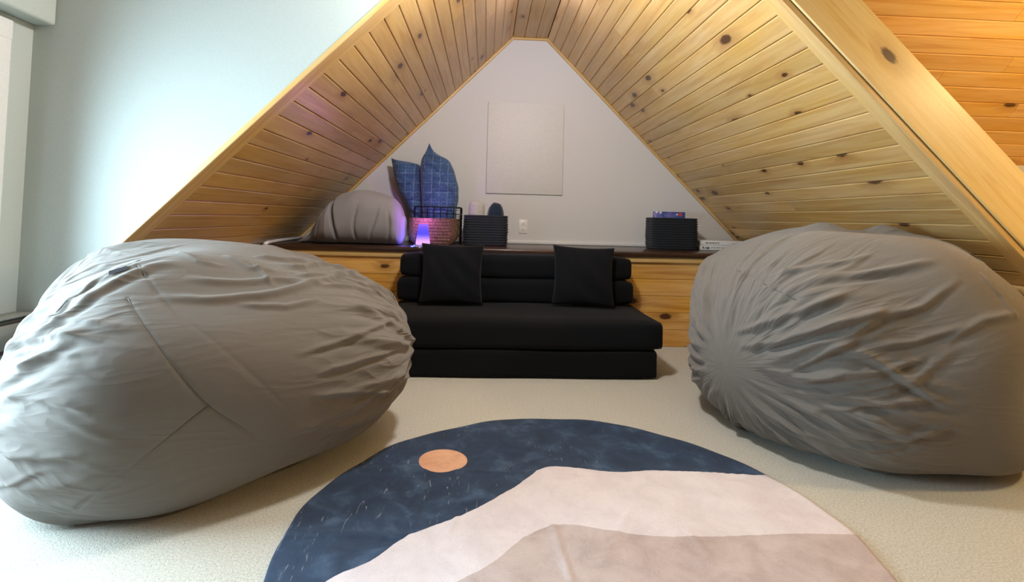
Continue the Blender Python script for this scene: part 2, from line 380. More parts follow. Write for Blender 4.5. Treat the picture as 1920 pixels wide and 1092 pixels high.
# main roof on the right: boards running along X on a plane that falls away to the back
cm = struct(prism('ceiling_main', [(CR-1.25+.16, 2.885, 1.25), (4.2, 2.885, 1.25), (4.2, 1.235, 2.90), (.50, 1.235, 2.90), (.50, 1.565, 2.57)], (0, .03, .03), MT['dark_gap']), 'orange pine boarded main roof slope')
wm = .0880; s = 0.0; yv = Vector((0, 1, -1)).normalized()
zrow = 2.86
while zrow > 1.27:
    yrow = 4.112-zrow
    x0 = max(.50, CR-zrow+.10); L = 4.2-x0; cuts = [0, L*random.uniform(.35, .8), L]
    for a, b in zip(cuts[:-1], cuts[1:]):
        # face looks down and towards the room
        board(cm, (x0+b-.0006, yrow, zrow), (-1, 0, 0), yv, b-a-.0012, wm, MT['pine_main'])
    zrow -= wm*math.sqrt(.5)
struct(prism('wall_beyond', [(1.70, 2.85, 1.275), (1.70, 2.85, CR-1.70+.09), (2.30, 2.85, CR-2.30+.08), (2.30, 2.85, 0), (4.2, 2.85, 0), (4.2, 2.85, 1.28)], (0, .08, 0), MT['wall']), 'white painted wall beyond the rafter')

# knee walls and the ledge wall, with horizontal pine planks
def plank_wall(name, p0, p1, z1, n, label):
    p0 = Vector(p0); p1 = Vector(p1); d = (p1-p0); L = d.length; d.normalize(); nrm = d.cross(Vector((0, 0, 1)))   # room side
    o = prism(name, [p0-nrm*.016, p1-nrm*.016, p1-nrm*.05, p0-nrm*.05], (0, 0, z1), MT['dark_gap']); struct(o, label)
    w = z1/n
    for i in range(n):
        cuts = [0, L] if (L < 1 or random.random() < .3) else [0, L*random.uniform(.3, .7), L]
        for a, b in zip(cuts[:-1], cuts[1:]):
            q = p0+d*(a+.0005); board(o, (q.x, q.y, w*i), d, (0, 0, 1), b-a-.001, w, MT['pine_knee'], .016, .003)
    return o
XKL, XKR = xl(ZK)+.0, 2.222
plank_wall('wall_knee', (XKL, YL, 0), (XKR, YL, 0), .583, 5, 'low pine plank wall under the ledge behind the sofa')
plank_wall('wall_knee_left', (XKL-.09, YFL+.1, 0), (XKL-.09, YL-.001, 0), .53, 5, 'low pine plank wall under the left slope')
plank_wall('wall_knee_right', (XKR, YL-.001, 0), (XKR, YFR+.02, 0), .605, 5, 'low pine plank wall under the right slope')
struct(box('trim_7', XKL+.02, XKR-.03, YL-.018, YL-.0005, .583, .619, MT['pine_trim'], bevel=.003), 'pale pine strip under the front of the dark ledge')
struct(box('trim_8', XKR-.014, XKR+.0, YFR+.02, YL-.02, .606, .642, MT['pine_trim'], bevel=.003), 'pale pine strip at the foot of the right slope')
struct(box('trim_9', XKL-.089, XKL-.076, YFL+.1, YL-.02, .53, .555, MT['pine_trim'], bevel=.003), 'pine strip at the foot of the left slope')
ledge = prism('ledge_board', [(XKL+.015, YL-.03, ZLEDGE-.036), (XKL+.05, YL-.03, ZLEDGE), (XKL+.05, YB-.001, ZLEDGE), (XKL+.015, YB-.001, ZLEDGE-.036)], (0, 0, 0.0), MT['dark_wood']) if False else box('ledge_board', XKL+.03, XKR-.02, YL-.035, YB-.001, .620, ZLEDGE, MT['dark_wood'], bevel=.008)
tag(ledge, 'long dark stained wood ledge running behind the black sofa', 'ledge')
struct(box('baseboard_back', -1.45, 2.14, YB-.012, YB-.0005, ZLEDGE+.0005, ZLEDGE+.028, MT['white'], bevel=.003))

# ================================================================== LAMPS (out of view) and an added peak light
def ceiling_lamp(name, loc, r, power, col, label, rod_top=2.9):
    root = empty(name, loc); tag(root, label, 'lamp')
    bm = bmesh.new(); bmesh.ops.create_uvsphere(bm, u_segments=24, v_segments=12, radius=r*.9)
    bm_obj('globe', bm, emit(name+'_glass', col+(1,), 3.0), root, True)
    tube('rod', [(0, 0, r*.9), (0, 0, rod_top-loc[2])], .008, MT['wire'], root)
    bm = bmesh.new(); bmesh.ops.create_cone(bm, cap_ends=True, segments=24, radius1=.06, radius2=.05, depth=.03); o = bm_obj('canopy', bm, MT['wire'], root); o.location = (0, 0, rod_top-loc[2]-.016)
    d = bpy.data.lights.new(name+'_light', 'POINT'); d.energy = power; d.color = col; d.shadow_soft_size = r
    lo = bpy.data.objects.new(name+'_light', d); COL.objects.link(lo); lo.location = (loc[0], loc[1], loc[2]-r-r-.02)
ceiling_lamp('pendant_lamp', (.10, 1.86, 2.30), .10, 60, (1.0, .985, .965), 'round frosted pendant lamp hanging high at the mouth of the nook')
def added_peak_light():  # added unseen light with an invented fitting, tints the peak boards lavender
    root = empty('added_peak_light', (.33, 3.10, ZTOP)); tag(root, 'small added cool light, out of view, tinting the peak of the nook', 'lamp')
    bm = bmesh.new(); bmesh.ops.create_cone(bm, cap_ends=True, segments=24, radius1=.035, radius2=.042, depth=.018); o = bm_obj('housing', bm, MT['plastic'], root); o.location = (0, 0, -.010)
    bm = bmesh.new(); bmesh.ops.create_cone(bm, cap_ends=True, segments=24, radius1=.028, radius2=.03, depth=.006); o = bm_obj('lens', bm, emit('added_peak_lens', (.8, .82, 1, 1), 2), root); o.location = (0, 0, -.0215)
    d = bpy.data.lights.new('added_peak_glow', 'POINT'); d.energy = 4.5; d.color = (.55, .56, 1.0); d.shadow_soft_size = .03; o = bpy.data.objects.new('added_peak_glow', d); COL.objects.link(o); o.parent = root; o.location = (0, 0, -.07)
added_peak_light()
ceiling_lamp('amber_pendant_lamp', (2.75, 1.15, 1.95), .09, 44, (1.0, .72, .36), 'warm amber pendant lamp hanging on the right of the room')

# ================================================================== RUG
RCX, RCY, RR = .3063*H, 1.6265*H, .9057*H
def curve_pts(px): return [on_z(p, .004) for p in px]
b1 = curve_pts([(614, 1091), (697, 1051), (750, 1014), (800, 993), (860, 971), (908.6, 948.6), (948.6, 924), (965, 914), (990, 896), (1024, 878), (1055, 877), (1090, 879.4), (1162, 886), (1221, 883), (1300, 887), (1431, 893)])
b2 = curve_pts([(860, 1091), (919, 1062), (978, 1012.6), (1024, 989.7), (1070, 985.7), (1123, 995), (1215, 1007), (1313, 1008), (1411.5, 1004), (1595, 1005.4)])
def norm(p): return ((p.x-RCX)/(2*RR)+.5, (p.y-RCY)/(2*RR)+.5)
sun = on_z((831, 865), .004); sunr = (on_z((876, 865), .004)-on_z((785.5, 865), .004)).length/2
def rug_mat():
    m = M('printed_fleece_rug'); co = m.coord(); u = m.node('ShaderNodeSeparateXYZ'); m.l.new(co, u.inputs[0])
    wob = m.math('MULTIPLY', m.math('SUBTRACT', m.noise(co, 40, 2), .5), .004)
    X = m.math('ADD', m.math('DIVIDE', u.outputs[0], 2*RR), .5); Y = m.math('ADD', m.math('ADD', m.math('DIVIDE', u.outputs[1], 2*RR), .5), wob)
    def curve(pts):
        c = m.node('ShaderNodeFloatCurve'); cv = c.mapping.curves[0]; ps = sorted(norm(p) for p in pts)
        ps = [(0.0, max(0, ps[0][1]-.25))]+[q for q in ps if 0 < q[0] < 1]+[(1.0, ps[-1][1]-.0)]
        while len(cv.points) < len(ps): cv.points.new(.5, .5)
        for q, (a, b) in zip(cv.points, ps): q.location = (a, b); q.handle_type = 'AUTO'
        c.mapping.update(); m.l.new(X, c.inputs['Value']); return c.outputs[0]
    def below(cv): return m.range(m.math('SUBTRACT', cv, Y), -.0006, .0006)
    mott = m.noise(co, 9, 5, .65, .4); fine = m.noise(co, 320, 2)
    navy = m.ramp(mott, [(.3, srgb(24, 42, 66)), (.52, srgb(36, 58, 86)), (.74, srgb(72, 96, 124))])
    pink = m.mix(m.range(mott, .3, .75), srgb(224, 217, 222), srgb(210, 201, 206)); mauve = m.mix(m.range(mott, .3, .75), srgb(198, 184, 182), srgb(174, 158, 155))
    c = m.mix(below(curve(b1)), navy, pink); c = m.mix(below(curve(b2)), c, mauve)
    dx = m.math('SUBTRACT', u.outputs[0], sun.x-RCX); dy = m.math('SUBTRACT', u.outputs[1], sun.y-RCY)
    d = m.math('SQRT', m.math('ADD', m.math('MULTIPLY', dx, dx), m.math('MULTIPLY', dy, dy)))
    c = m.mix(m.range(d, sunr-.001, sunr+.001, 1, 0), c, m.mix(m.range(mott, .3, .7), srgb(226, 178, 146), srgb(208, 156, 124)))
    # brushed-pile streaks
    st = m.noise(m.mapping(co, (60, 9, 1), rot=(0, 0, .35)), 1.0, 3, .6, 1.5); msk = m.noise(co, 3.2, 2)
    f = m.math('MULTIPLY', m.range(st, .63, .70), m.range(msk, .46, .58)); c = m.mix(m.math('MULTIPLY', f, .36), c, srgb(190, 200, 212))
    c = m.mix(m.math('MULTIPLY', m.range(fine, .35, .7), .10), c, (0.02, .02, .02, 1))
    m.color(c); m.rough(.9); m.bump(m.math('ADD', m.math('MULTIPLY', fine, .5), mott), .3, .004); m.b.inputs['Sheen Weight'].default_value = .15
    m.b.inputs['Specular IOR Level'].default_value = .25
    return m.m
def build_rug():
    NR, NA = 90, 260
    r = np.linspace(0, 1, NR)[:, None]; a = np.linspace(0, 2*np.pi, NA, endpoint=False)[None]
    wobble = 1+.004*np.sin(5*a+1)+.0035*np.sin(11*a+.4)+.0025*np.sin(23*a+2)
    X = RR*r*wobble*np.cos(a); Y = RR*r*wobble*np.sin(a); Z = np.full_like(X, .006)
    for i in range(26):
        th = rng.uniform(0, np.pi); kx, ky = np.cos(th), np.sin(th); f = rng.uniform(6, 26); Z = Z+rng.uniform(.0003, .0008)*np.sin(f*(kx*X+ky*Y)+rng.uniform(0, 6))
    # fold creases left from packing
    for (p, q, amp, w) in (((480, 1000), (1000, 1014), .004, .008), ((670, 884), (1400, 893), .0025, .008), ((915, 830), (840, 1010), .003, .006), ((1036, 990), (1070, 1091), .004, .010), ((800, 905), (720, 1010), .0025, .006), ((1290, 1000), (1360, 1091), .0022, .014), ((1180, 960), (1130, 1060), .0018, .012)):
        P = on_z(p, 0); Q = on_z(q, 0); P = np.array([P.x-RCX, P.y-RCY]); Q = np.array([Q.x-RCX, Q.y-RCY]); d = Q-P; L = np.hypot(*d); d = d/L
        t = np.clip((X-P[0])*d[0]+(Y-P[1])*d[1], 0, L); D = np.hypot(X-P[0]-t*d[0], Y-P[1]-t*d[1]); Z = Z+amp*np.exp(-(D/w)**2)
    Z = np.maximum(Z, .003)
    V = np.stack([X, Y, Z], -1).reshape(-1, 3); edge = V[-NA:].copy(); edge[:, 2] = .0005
    Vall = np.vstack([V, edge]); Fc = grid_faces(NR+1, NA, True)
    o = mesh_obj('round_rug', Vall, Fc, rug_mat(), None, True); o.location = (RCX, RCY, 0)
    return tag(o, 'round fleece rug printed with navy sky, peach sun and pale pink dunes', 'rug')
build_rug()

# ================================================================== BEAN BAGS
EYE = np.array([0, 0, H]); RN, UN, FN = (np.array(v) for v in (RGT, UPV, FWD))
def project(P):
    Q = P-EYE; w = Q@FN; return 960+F_PX*(Q@RN)/w, CY-F_PX*(Q@UN)/w
def polyline_dist(P, pts):
    best = np.full(len(P), 9e9)
    for a, b in zip(pts[:-1], pts[1:]):
        d = b-a; L2 = d@d; t = np.clip(((P-a)@d)/L2, 0, 1); best = np.minimum(best, np.linalg.norm(P-a-t[:, None]*d, axis=1))
    return best
def bean_bag(name, prm, pole_yaw, pole_tilt, seams, folds, nstroke, seed, label, lumps=()):
    r = np.random.default_rng(seed); cx, cy, cz, a, b, c, yaw, tx = prm
    NT, NU = 420, 860
    t = (np.linspace(0.004, np.pi-.004, NT))[:, None]; u = np.linspace(0, 2*np.pi, NU, endpoint=False)[None]
    # direction on the sphere with the poles at the gathered ends
    d0 = np.cos(t)+0*u; d1 = np.sin(t)*np.cos(u); d2 = np.sin(t)*np.sin(u)
    e0 = np.array([math.cos(pole_yaw)*math.cos(pole_tilt), math.sin(pole_yaw)*math.cos(pole_tilt), math.sin(pole_tilt)])
    e1 = np.array([-math.sin(pole_yaw), math.cos(pole_yaw), 0]); e2 = np.cross(e0, e1)
    D = d0[..., None]*e0+d1[..., None]*e1+d2[..., None]*e2
    lx = D[..., 0]*math.cos(yaw)+D[..., 1]*math.sin(yaw); ly = -D[..., 0]*math.sin(yaw)+D[..., 1]*math.cos(yaw); lz = D[..., 2]
    n = 2.35; q = np.stack([lx, ly, lz], -1)/np.array([a, b, c])*min(a, b, c)   # rays, so folds stay even
    rad = (np.abs(q)**n).sum(-1)**(-1/n); P = np.stack([lx, ly, lz], -1)*(rad*min(a, b, c))[..., None]
    P[..., 2] *= 1+tx*P[..., 0]/a
    z = P[..., 2]+cz; k = .05; z = k*np.log1p(np.exp(np.clip(z/k, -50, 50)))
    X = P[..., 0]*math.cos(yaw)-P[..., 1]*math.sin(yaw)+cx; Y = P[..., 0]*math.sin(yaw)+P[..., 1]*math.cos(yaw)+cy
    S = np.stack([X, Y, z], -1)
    du = np.roll(S, -1, 1)-np.roll(S, 1, 1); dt = np.gradient(S, axis=0); Nn = np.cross(dt, du); Nn /= np.linalg.norm(Nn, axis=-1, keepdims=True)+1e-9
    if (Nn*(S-np.array([cx, cy, cz]))).sum() < 0: Nn = -Nn
    R0 = (a+b+c)/3; disp = np.zeros_like(X)
    # broad soft puffs
    for i in range(10):
        w = r.normal(size=3)*5.5; disp += .006*np.sin(S@w+r.uniform(0, 6))
    # gathers running out from both ends
    for i in range(nstroke):
        side = r.random() < .5; tt = t if side else np.pi-t
        t0 = r.uniform(.12, .45); t1 = t0+r.uniform(.35, 1.05); u0 = r.uniform(0, 2*np.pi); bend = r.normal()*.22
        path = u0+bend*(tt-t0)+.09*r.normal()*np.sin((tt-t0)*r.uniform(3, 7)); du_ = (u-path+np.pi) % (2*np.pi)-np.pi
        sg = du_*np.maximum(np.sin(t), .2)*R0; w = r.uniform(.006, .018); amp = r.uniform(.45, 1.0)*w*.72
        env = np.clip((tt-t0)/.18, 0, 1)*np.clip((t1-tt)/.35, 0, 1); env = env*env*(3-2*env)
        disp += env*amp*(np.exp(-(sg/w)**2)-.75*np.exp(-((sg-1.7*w)/(1.1*w))**2))
    for (w3, amp, wid) in lumps:
        e = np.linalg.norm(S-np.array(w3), axis=-1); disp += amp*np.exp(-(e/wid)**2)
    S1 = S+Nn*disp[..., None]
    flat = S.reshape(-1, 3); nf = Nn.reshape(-1, 3); facing = ((flat-EYE)*nf).sum(1) < 0; px, py = project(flat)
    def hit(p):
        e = (px-p[0])**2+(py-p[1])**2; e = np.where(facing, e, 1e9); return flat[int(np.argmin(e))]
    extra = np.zeros(len(flat))
    def smooth_line(pl):
        pl = np.array(pl, float); s = np.linspace(0, len(pl)-1, (len(pl)-1)*4+1); return np.stack([np.interp(s, range(len(pl)), pl[:, 0]), np.interp(s, range(len(pl)), pl[:, 1])], -1)
    def surf_line(pl):
        sp = np.array([hit(p) for p in smooth_line(pl)])
        for _ in range(4): sp[1:-1] = (sp[:-2]+2*sp[1:-1]+sp[2:])/4
        return sp
    for pl in seams:
        e = polyline_dist(flat, list(surf_line(pl))); extra += -.0032*np.exp(-(e/.0048)**2)
    for pl, amp, wid in folds:
        pts = [hit(p) for p in smooth_line(pl)]; e = polyline_dist(flat, pts)
        ln = np.array(pts); seg0 = ln[0]; seg1 = ln[-1]; L = np.linalg.norm(seg1-seg0)+1e-6; tt = ((flat-seg0)@(seg1-seg0))/L**2
        env = np.clip((tt+.05)/.2, 0, 1)*np.clip((1.05-tt)/.25, 0, 1)
        up = np.sign((flat-ln[len(ln)//2])@UN)        # ridge with a valley along its lower side
        extra += env*amp*np.exp(-(e/wid)**2)
        low = [p-np.array([0, 0, 1.0])*wid*1.7 for p in pts]; e2_ = polyline_dist(flat, low); extra += -env*.8*amp*np.exp(-(e2_/(wid*1.1))**2)
    S1 = S1+(Nn.reshape(-1, 3)*extra[:, None]).reshape(S1.shape)
    seam_pts = [surf_line(pl) for pl in seams]
    S1[..., 2] = np.maximum(S1[..., 2], .0015+.0*S1[..., 2])
    V = S1.reshape(-1, 3); pA = S1[0].mean(0); pB = S1[-1].mean(0); V = np.vstack([V, pA, pB]); Fc = grid_faces(NT, NU, True); na, nb_ = NT*NU, NT*NU+1
    Fc += [(na, (j+1) % NU, j) for j in range(NU)]+[(nb_, (NT-1)*NU+j, (NT-1)*NU+(j+1) % NU) for j in range(NU)]
    base = np.array([cx, cy, 0])
    root = empty(name, base)
    me2 = bpy.data.meshes.new('cover'); me2.from_pydata((V-base).tolist(), [], Fc); me2.materials.append(MT['bag'])
    uvp = np.concatenate([np.stack([np.repeat(t, NU, 1), np.repeat(u, NT, 0)], -1).reshape(-1, 2), [[0, 0], [np.pi, 0]]]); li = np.empty(len(me2.loops), np.int32); me2.loops.foreach_get('vertex_index', li)
    uvl = me2.uv_layers.new(name='wrap'); uvl.data.foreach_set('uv', uvp[li].astype(np.float32).ravel()); me2.polygons.foreach_set('use_smooth', np.ones(len(me2.polygons), bool))
    if me2.polygons[NU*NT//2].normal.dot(Vector(V[Fc[NU*NT//2][0]]-np.array([cx, cy, cz]))) < 0: me2.flip_normals()
    link(bpy.data.objects.new('cover', me2), root); tag(root, label, 'bean bag', 'giant bean bags')
    for sp in seam_pts:
        nn = np.array([nf[int(np.argmin(((flat-q)**2).sum(1)))] for q in sp]); dflat = disp.ravel(); dsp = [dflat[int(np.argmin(((flat-q)**2).sum(1)))] for q in sp]; tube('seam', [Vector(q-n_*.0012-base+n_*dd) for q, n_, dd in zip(sp, nn, dsp)], .0012, MT['seam'], root, 6)
    return root, hit
bag1, hit1 = bean_bag('bean_bag', (-0.975, 2.026, 0.285, 0.635, 0.625, 0.444, 0.555, -0.135), .47, 0.0,
    seams=[[(235, 555), (265, 605), (300, 655), (345, 715), (390, 765), (470, 812), (555, 868)], [(388, 764), (330, 812), (240, 878), (150, 945)],
           [(258, 500), (290, 535), (330, 585), (430, 665), (530, 757), (620, 845)], [(95, 580), (150, 545), (205, 513), (260, 490), (310, 474)]],
    folds=[([(520, 492), (560, 502), (600, 498), (640, 510)], .020, .011), ([(560, 514), (620, 518), (660, 530)], .016, .011), ([(480, 480), (530, 487), (580, 492)], .018, .010), ([(600, 535), (660, 540), (710, 560)], .014, .011), ([(450, 560), (540, 570), (600, 560)], .010, .012), ([(330, 476), (370, 492), (420, 497)], .009, .009), ([(300, 548), (400, 550), (520, 542), (640, 520), (690, 517)], .016, .016), ([(350, 515), (450, 520), (520, 518), (600, 530)], .012, .013), ([(420, 480), (470, 500), (520, 505)], .012, .010),
           ([(470, 490), (500, 515), (515, 530)], .010, .009), ([(590, 745), (660, 738), (740, 735)], .009, .010), ([(560, 665), (640, 640), (740, 600)], .009, .010), ([(600, 700), (680, 675), (745, 655)], .008, .009),
           ([(20, 690), (80, 665), (180, 660)], .008, .010), ([(10, 740), (90, 750), (170, 770)], .008, .010), ([(20, 850), (80, 858), (160, 855)], .008, .010), ([(60, 590), (150, 600), (220, 610)], .008, .010), ([(30, 640), (110, 625), (190, 640)], .008, .009)],
    nstroke=280, seed=3, label='giant grey bean bag on the left, diagonal seams and a dark tag',
    lumps=[((-.75, 2.25, .72), .022, .06), ((-.60, 2.25, .66), .022, .05), ((-.92, 2.2, .73), .018, .05), ((-1.15, 2.15, .74), .014, .10)])
tp = hit1((204, 508)); tq = hit1((238, 499)); tp, tq = Vector(tp), Vector(tq)
def cloth_tag(parent, a, b):
    d = (b-a); n = (Vector((0, 0, H))-a).normalized(); o = n*.034; dn = Vector((0, 0, -.012))
    v = [a+o, b+o, b+o+dn+n*.012, a+o+dn+n*.012]; v += [p-n*.004 for p in v]
    m = mesh_obj('label_tag', [p-parent.location for p in v], [(0, 1, 2, 3), (7, 6, 5, 4), (0, 4, 5, 1), (1, 5, 6, 2), (2, 6, 7, 3), (3, 7, 4, 0)], MT['tagm'], parent); m['label'] = 'small dark cloth tag'
cloth_tag(bag1, tp, tq)
bag2, hit2 = bean_bag('bean_bag', (1.578, 2.195, 0.324, 0.624, 0.627, 0.548, -0.265, 0.041), .30, .05,
    seams=[[(1378, 503), (1420, 525), (1460, 548), (1495, 568)]],
    folds=[([(1375, 622), (1450, 603), (1530, 580), (1600, 545)], .013, .013), ([(1385, 650), (1460, 642), (1560, 612), (1640, 590), (1720, 577)], .015, .014), ([(1500, 655), (1580, 632), (1650, 600), (1730, 575), (1790, 530)], .012, .012),
           ([(1500, 718), (1580, 700), (1660, 695), (1740, 670)], .010, .011), ([(1530, 770), (1610, 760), (1690, 750), (1760, 748)], .010, .011), ([(1530, 805), (1610, 820), (1700, 822), (1790, 800)], .012, .013), ([(1560, 735), (1640, 728), (1700, 715)], .007, .008),
           ([(1450, 520), (1540, 500), (1640, 480)], .010, .013), ([(1560, 530), (1650, 510), (1740, 500)], .010, .012), ([(1780, 640), (1840, 600), (1900, 590)], .010, .012), ([(1830, 520), (1870, 560), (1900, 600)], .008, .010), ([(1640, 650), (1720, 640), (1810, 610)], .009, .011)],
    nstroke=280, seed=8, label='giant grey bean bag on the right under the pine rafter', lumps=[((1.56, 2.25, .87), .034, .085), ((1.80, 2.22, .83), .042, .06), ((1.95, 2.15, .74), .025, .06), ((1.30, 2.3, .80), .015, .09)])

# ================================================================== SOFA
def rounded_cushion(name, x0, x1, y0, y1, z0, z1, r, mat, parent, crown=0.0, wob=.003):
    bm = bmesh.new(); bmesh.ops.create_cube(bm, size=1)
    for v in bm.verts: v.co = ((x0+x1)/2+v.co.x*(x1-x0), (y0+y1)/2+v.co.y*(y1-y0), (z0+z1)/2+v.co.z*(z1-z0))
    bmesh.ops.subdivide_edges(bm, edges=bm.edges[:], cuts=14, use_grid_fill=True)
    hx, hy, hz = (x1-x0)/2, (y1-y0)/2, (z1-z0)/2; mx, my, mz = (x0+x1)/2, (y0+y1)/2, (z0+z1)/2
    for v in bm.verts:
        p = v.co-Vector((mx, my, mz)); i = Vector((max(-hx+r, min(hx-r, p.x)), max(-hy+r, min(hy-r, p.y)), max(-hz+r, min(hz-r, p.z)))); d = p-i
        if d.length > 1e-6: p = i+d.normalized()*r
        s, t = p.x/hx, p.y/hy
        if p.z > 0: p.z += crown*(1-s*s)*(1-t*t)
        p += Vector((0, math.sin(s*7+mz*9)*wob, math.sin(s*5+t*3)*wob*(1 if p.z > 0 else 0))); v.co = p+Vector((mx, my, mz))
    return bm_obj(name, bm, mat, parent, True)
sofa = empty('futon_sofa', (.215, 3.1, 0)); tag(sofa, 'low black fabric folding futon sofa against the pine plank wall', 'sofa')
def scush(n, x0, x1, y0, y1, z0, z1, r, crown=0., wob=.003): return rounded_cushion(n, x0-.215, x1-.215, y0-3.1, y1-3.1, z0, z1, r, MT['black_fab'], sofa, crown, wob)
scush('base_cushion', -.545, .962, 2.750, 3.46, .002, .156, .022)
scush('seat_cushion', -.57, .998, 2.742, 3.46, .152, .315, .042, .012)
scush('back_cushion', -.560, .968, 3.225, 3.455, .318, .482, .05, 0, .002); scush('back_cushion', -.545, .957, 3.235, 3.452, .474, .632, .048, 0, .002)
def throw_pillow(name, cx, cy, cz, w, h, th, lean, yaw, mat, label, roll=0.):
    N = 34; s = np.linspace(-1, 1, N); S, T = np.meshgrid(s, s, indexing='ij')
    prof = np.clip((1-S**2)*(1-T**2), 0, 1)**.45
    xx = w/2*S*(1-.07*(1-T**2)**1.0)*(1+.02*(np.abs(S*T))**4); zz = h/2*T*(1-.06*(1-S**2))
    r = np.random.default_rng(int(abs(cx)*1000)); wr = sum(.0035*np.sin(r.uniform(3, 9)*S+r.uniform(3, 9)*T+r.uniform(0, 6)) for _ in range(5))
    fr = np.stack([xx, -th/2*prof+wr*prof, zz], -1).reshape(-1, 3); bk = np.stack([xx, th/2*prof, zz], -1).reshape(-1, 3)
    V = np.vstack([fr, bk]); f = grid_faces(N, N); F2 = [tuple(reversed(q)) for q in f]+[tuple(i+N*N for i in q) for q in f]
    o = mesh_obj(name, V, F2, mat, None, True)
    bm = bmesh.new(); bm.from_mesh(o.data); bmesh.ops.remove_doubles(bm, verts=bm.verts[:], dist=1e-5); bmesh.ops.recalc_face_normals(bm, faces=bm.faces[:]); bm.to_mesh(o.data); bm.free()
    o.location = (cx, cy, cz); o.rotation_euler = (lean, roll, yaw); return tag(o, label, 'pillow', 'black sofa pillows')
throw_pillow('throw_pillow', -.205, 3.145, .515, .385, .375, .12, math.radians(-14), .03, MT['black_fab2'], 'square black pillow on the left end of the sofa below the glowing lamp', .01)
throw_pillow('throw_pillow', .615, 3.145, .518, .385, .375, .12, math.radians(-14), -.05, MT['black_fab2'], 'square black pillow on the right half of the sofa', .03)

# ================================================================== WALL FITTINGS
pn = empty('access_panel', (.309, YB, 1.07)); tag(pn, 'square white painted access panel set in the gable wall', 'panel')
box('panel_board', -.321, .321, -.012, -.001, 0, .768, MT['panel'], pn, bevel=.003)
box('panel_backing', -.3235, .3225, -.003, -.0005, -.003, .769, MT['gap_line'], pn)
ol = empty('wall_outlet', (.307, YB, .742)); tag(ol, 'white double electrical outlet on the gable wall above the ledge', 'outlet')
box('cover_plate', -.035, .035, -.007, -.0005, 0, .115, MT['plastic'], ol, bevel=.003)
for zc in (.035, .08):
    rc = box('socket', -.0165, .0165, -.0095, -.006, zc-.014, zc+.014, MT['plastic'], ol, bevel=.003)
    for dx in (-.007, .007): box('slot', dx-.0012, dx+.0012, -.0101, -.009, zc-.003, zc+.007, MT['slot'], rc)

# ================================================================== THINGS ON THE LEDGE
ZT = ZLEDGE+.0008
# ---- comforter
def comforter():
    prof = [(565, 452), (575, 444), (588, 434), (597, 420), (610, 399), (628, 378), (648, 363), (672, 357), (700, 358), (722, 364), (740, 373), (750, 386), (757, 410)]
    Y0 = 3.74; pts = [on_y(p, Y0) for p in prof]; PX = np.array([p.x for p in pts]); PZ = np.array([p.z-ZT for p in pts])
    NX, NA = 150, 90; xs = np.linspace(PX[0], PX[-1]+.012, NX); hs = np.interp(xs, PX, PZ); hs[-1] = .30
    hs = np.convolve(np.pad(hs, 3, mode='edge'), np.ones(7)/7, 'valid')
    a = np.linspace(-.5*np.pi, 1.5*np.pi, NA, endpoint=False)
    V = []
    g_px = [608, 643, 689, 715, 736]; gx = [on_y((g, 400), Y0).x for g in g_px]
    for i, x in enumerate(xs):
        h = hs[i]; s = (x-xs[0])/(xs[-1]-xs[0]); hd = .05+.18*min(1, (h/.30))
        endr = 1.0
        if s > .955: endr = math.sqrt(max(0, 1-((s-.955)/.045)**2*.8))
        for an in a:
            ca, sa = math.cos(an), math.sin(an); n = 2.6
            rr = (abs(ca)**n+abs(sa)**n)**(-1/n); y = hd*rr*ca*endr; zz_ = h/2*(1+rr*sa*endr)
            up = max(0, zz_/max(h, .01)); k = 0
            for q, g in enumerate(gx):
                gg = g+.03*math.sin(zz_*9+q*1.7)-.018*(1-up); k += ((.030 if q == 1 else .005 if q == 0 else .014)*(1 if q in (1,) else max(0, min(1, (.78-up)/.3))))*math.exp(-((x-gg)/.010)**2)
            k += .004*math.sin(x*31+an*2)*math.sin(an*3+x*9)
            f = 1-k/max(.06, h/2)*min(1, h/.12); y *= f; zz_ = h/2+(zz_-h/2)*(f if zz_ > h/2 else 1); V.append((x, y, max(zz_, 0)))
    F = grid_faces(NX, NA, True); F += [tuple(range(NA)), tuple(reversed(range((NX-1)*NA, NX*NA)))]
    bm = bmesh.new(); vs = [bm.verts.new(v) for v in V]; 
    for f in F: bm.faces.new([vs[i] for i in f])
    o = bm_obj('folded_comforter', bm, MT['comf'], None, True); o.location = (0, Y0+.0, ZT); return tag(o, 'puffy grey comforter rolled up at the left end of the ledge', 'comforter')
comforter()
# ---- white bent strip under the slope
o = tube('plastic_strip', [on_z((497, 452), ZT+.03), on_z((503, 449.5), ZT+.03), on_z((522, 446.5), ZT+.03), on_z((575, 440.5), ZT+.03)], .0115, MT['cord'])
for v in o.data.vertices: v.co.z = ZT+.012+(v.co.z-ZT-.03)
tag(o, 'bent white plastic strip lying on the ledge beside the comforter', 'strip')

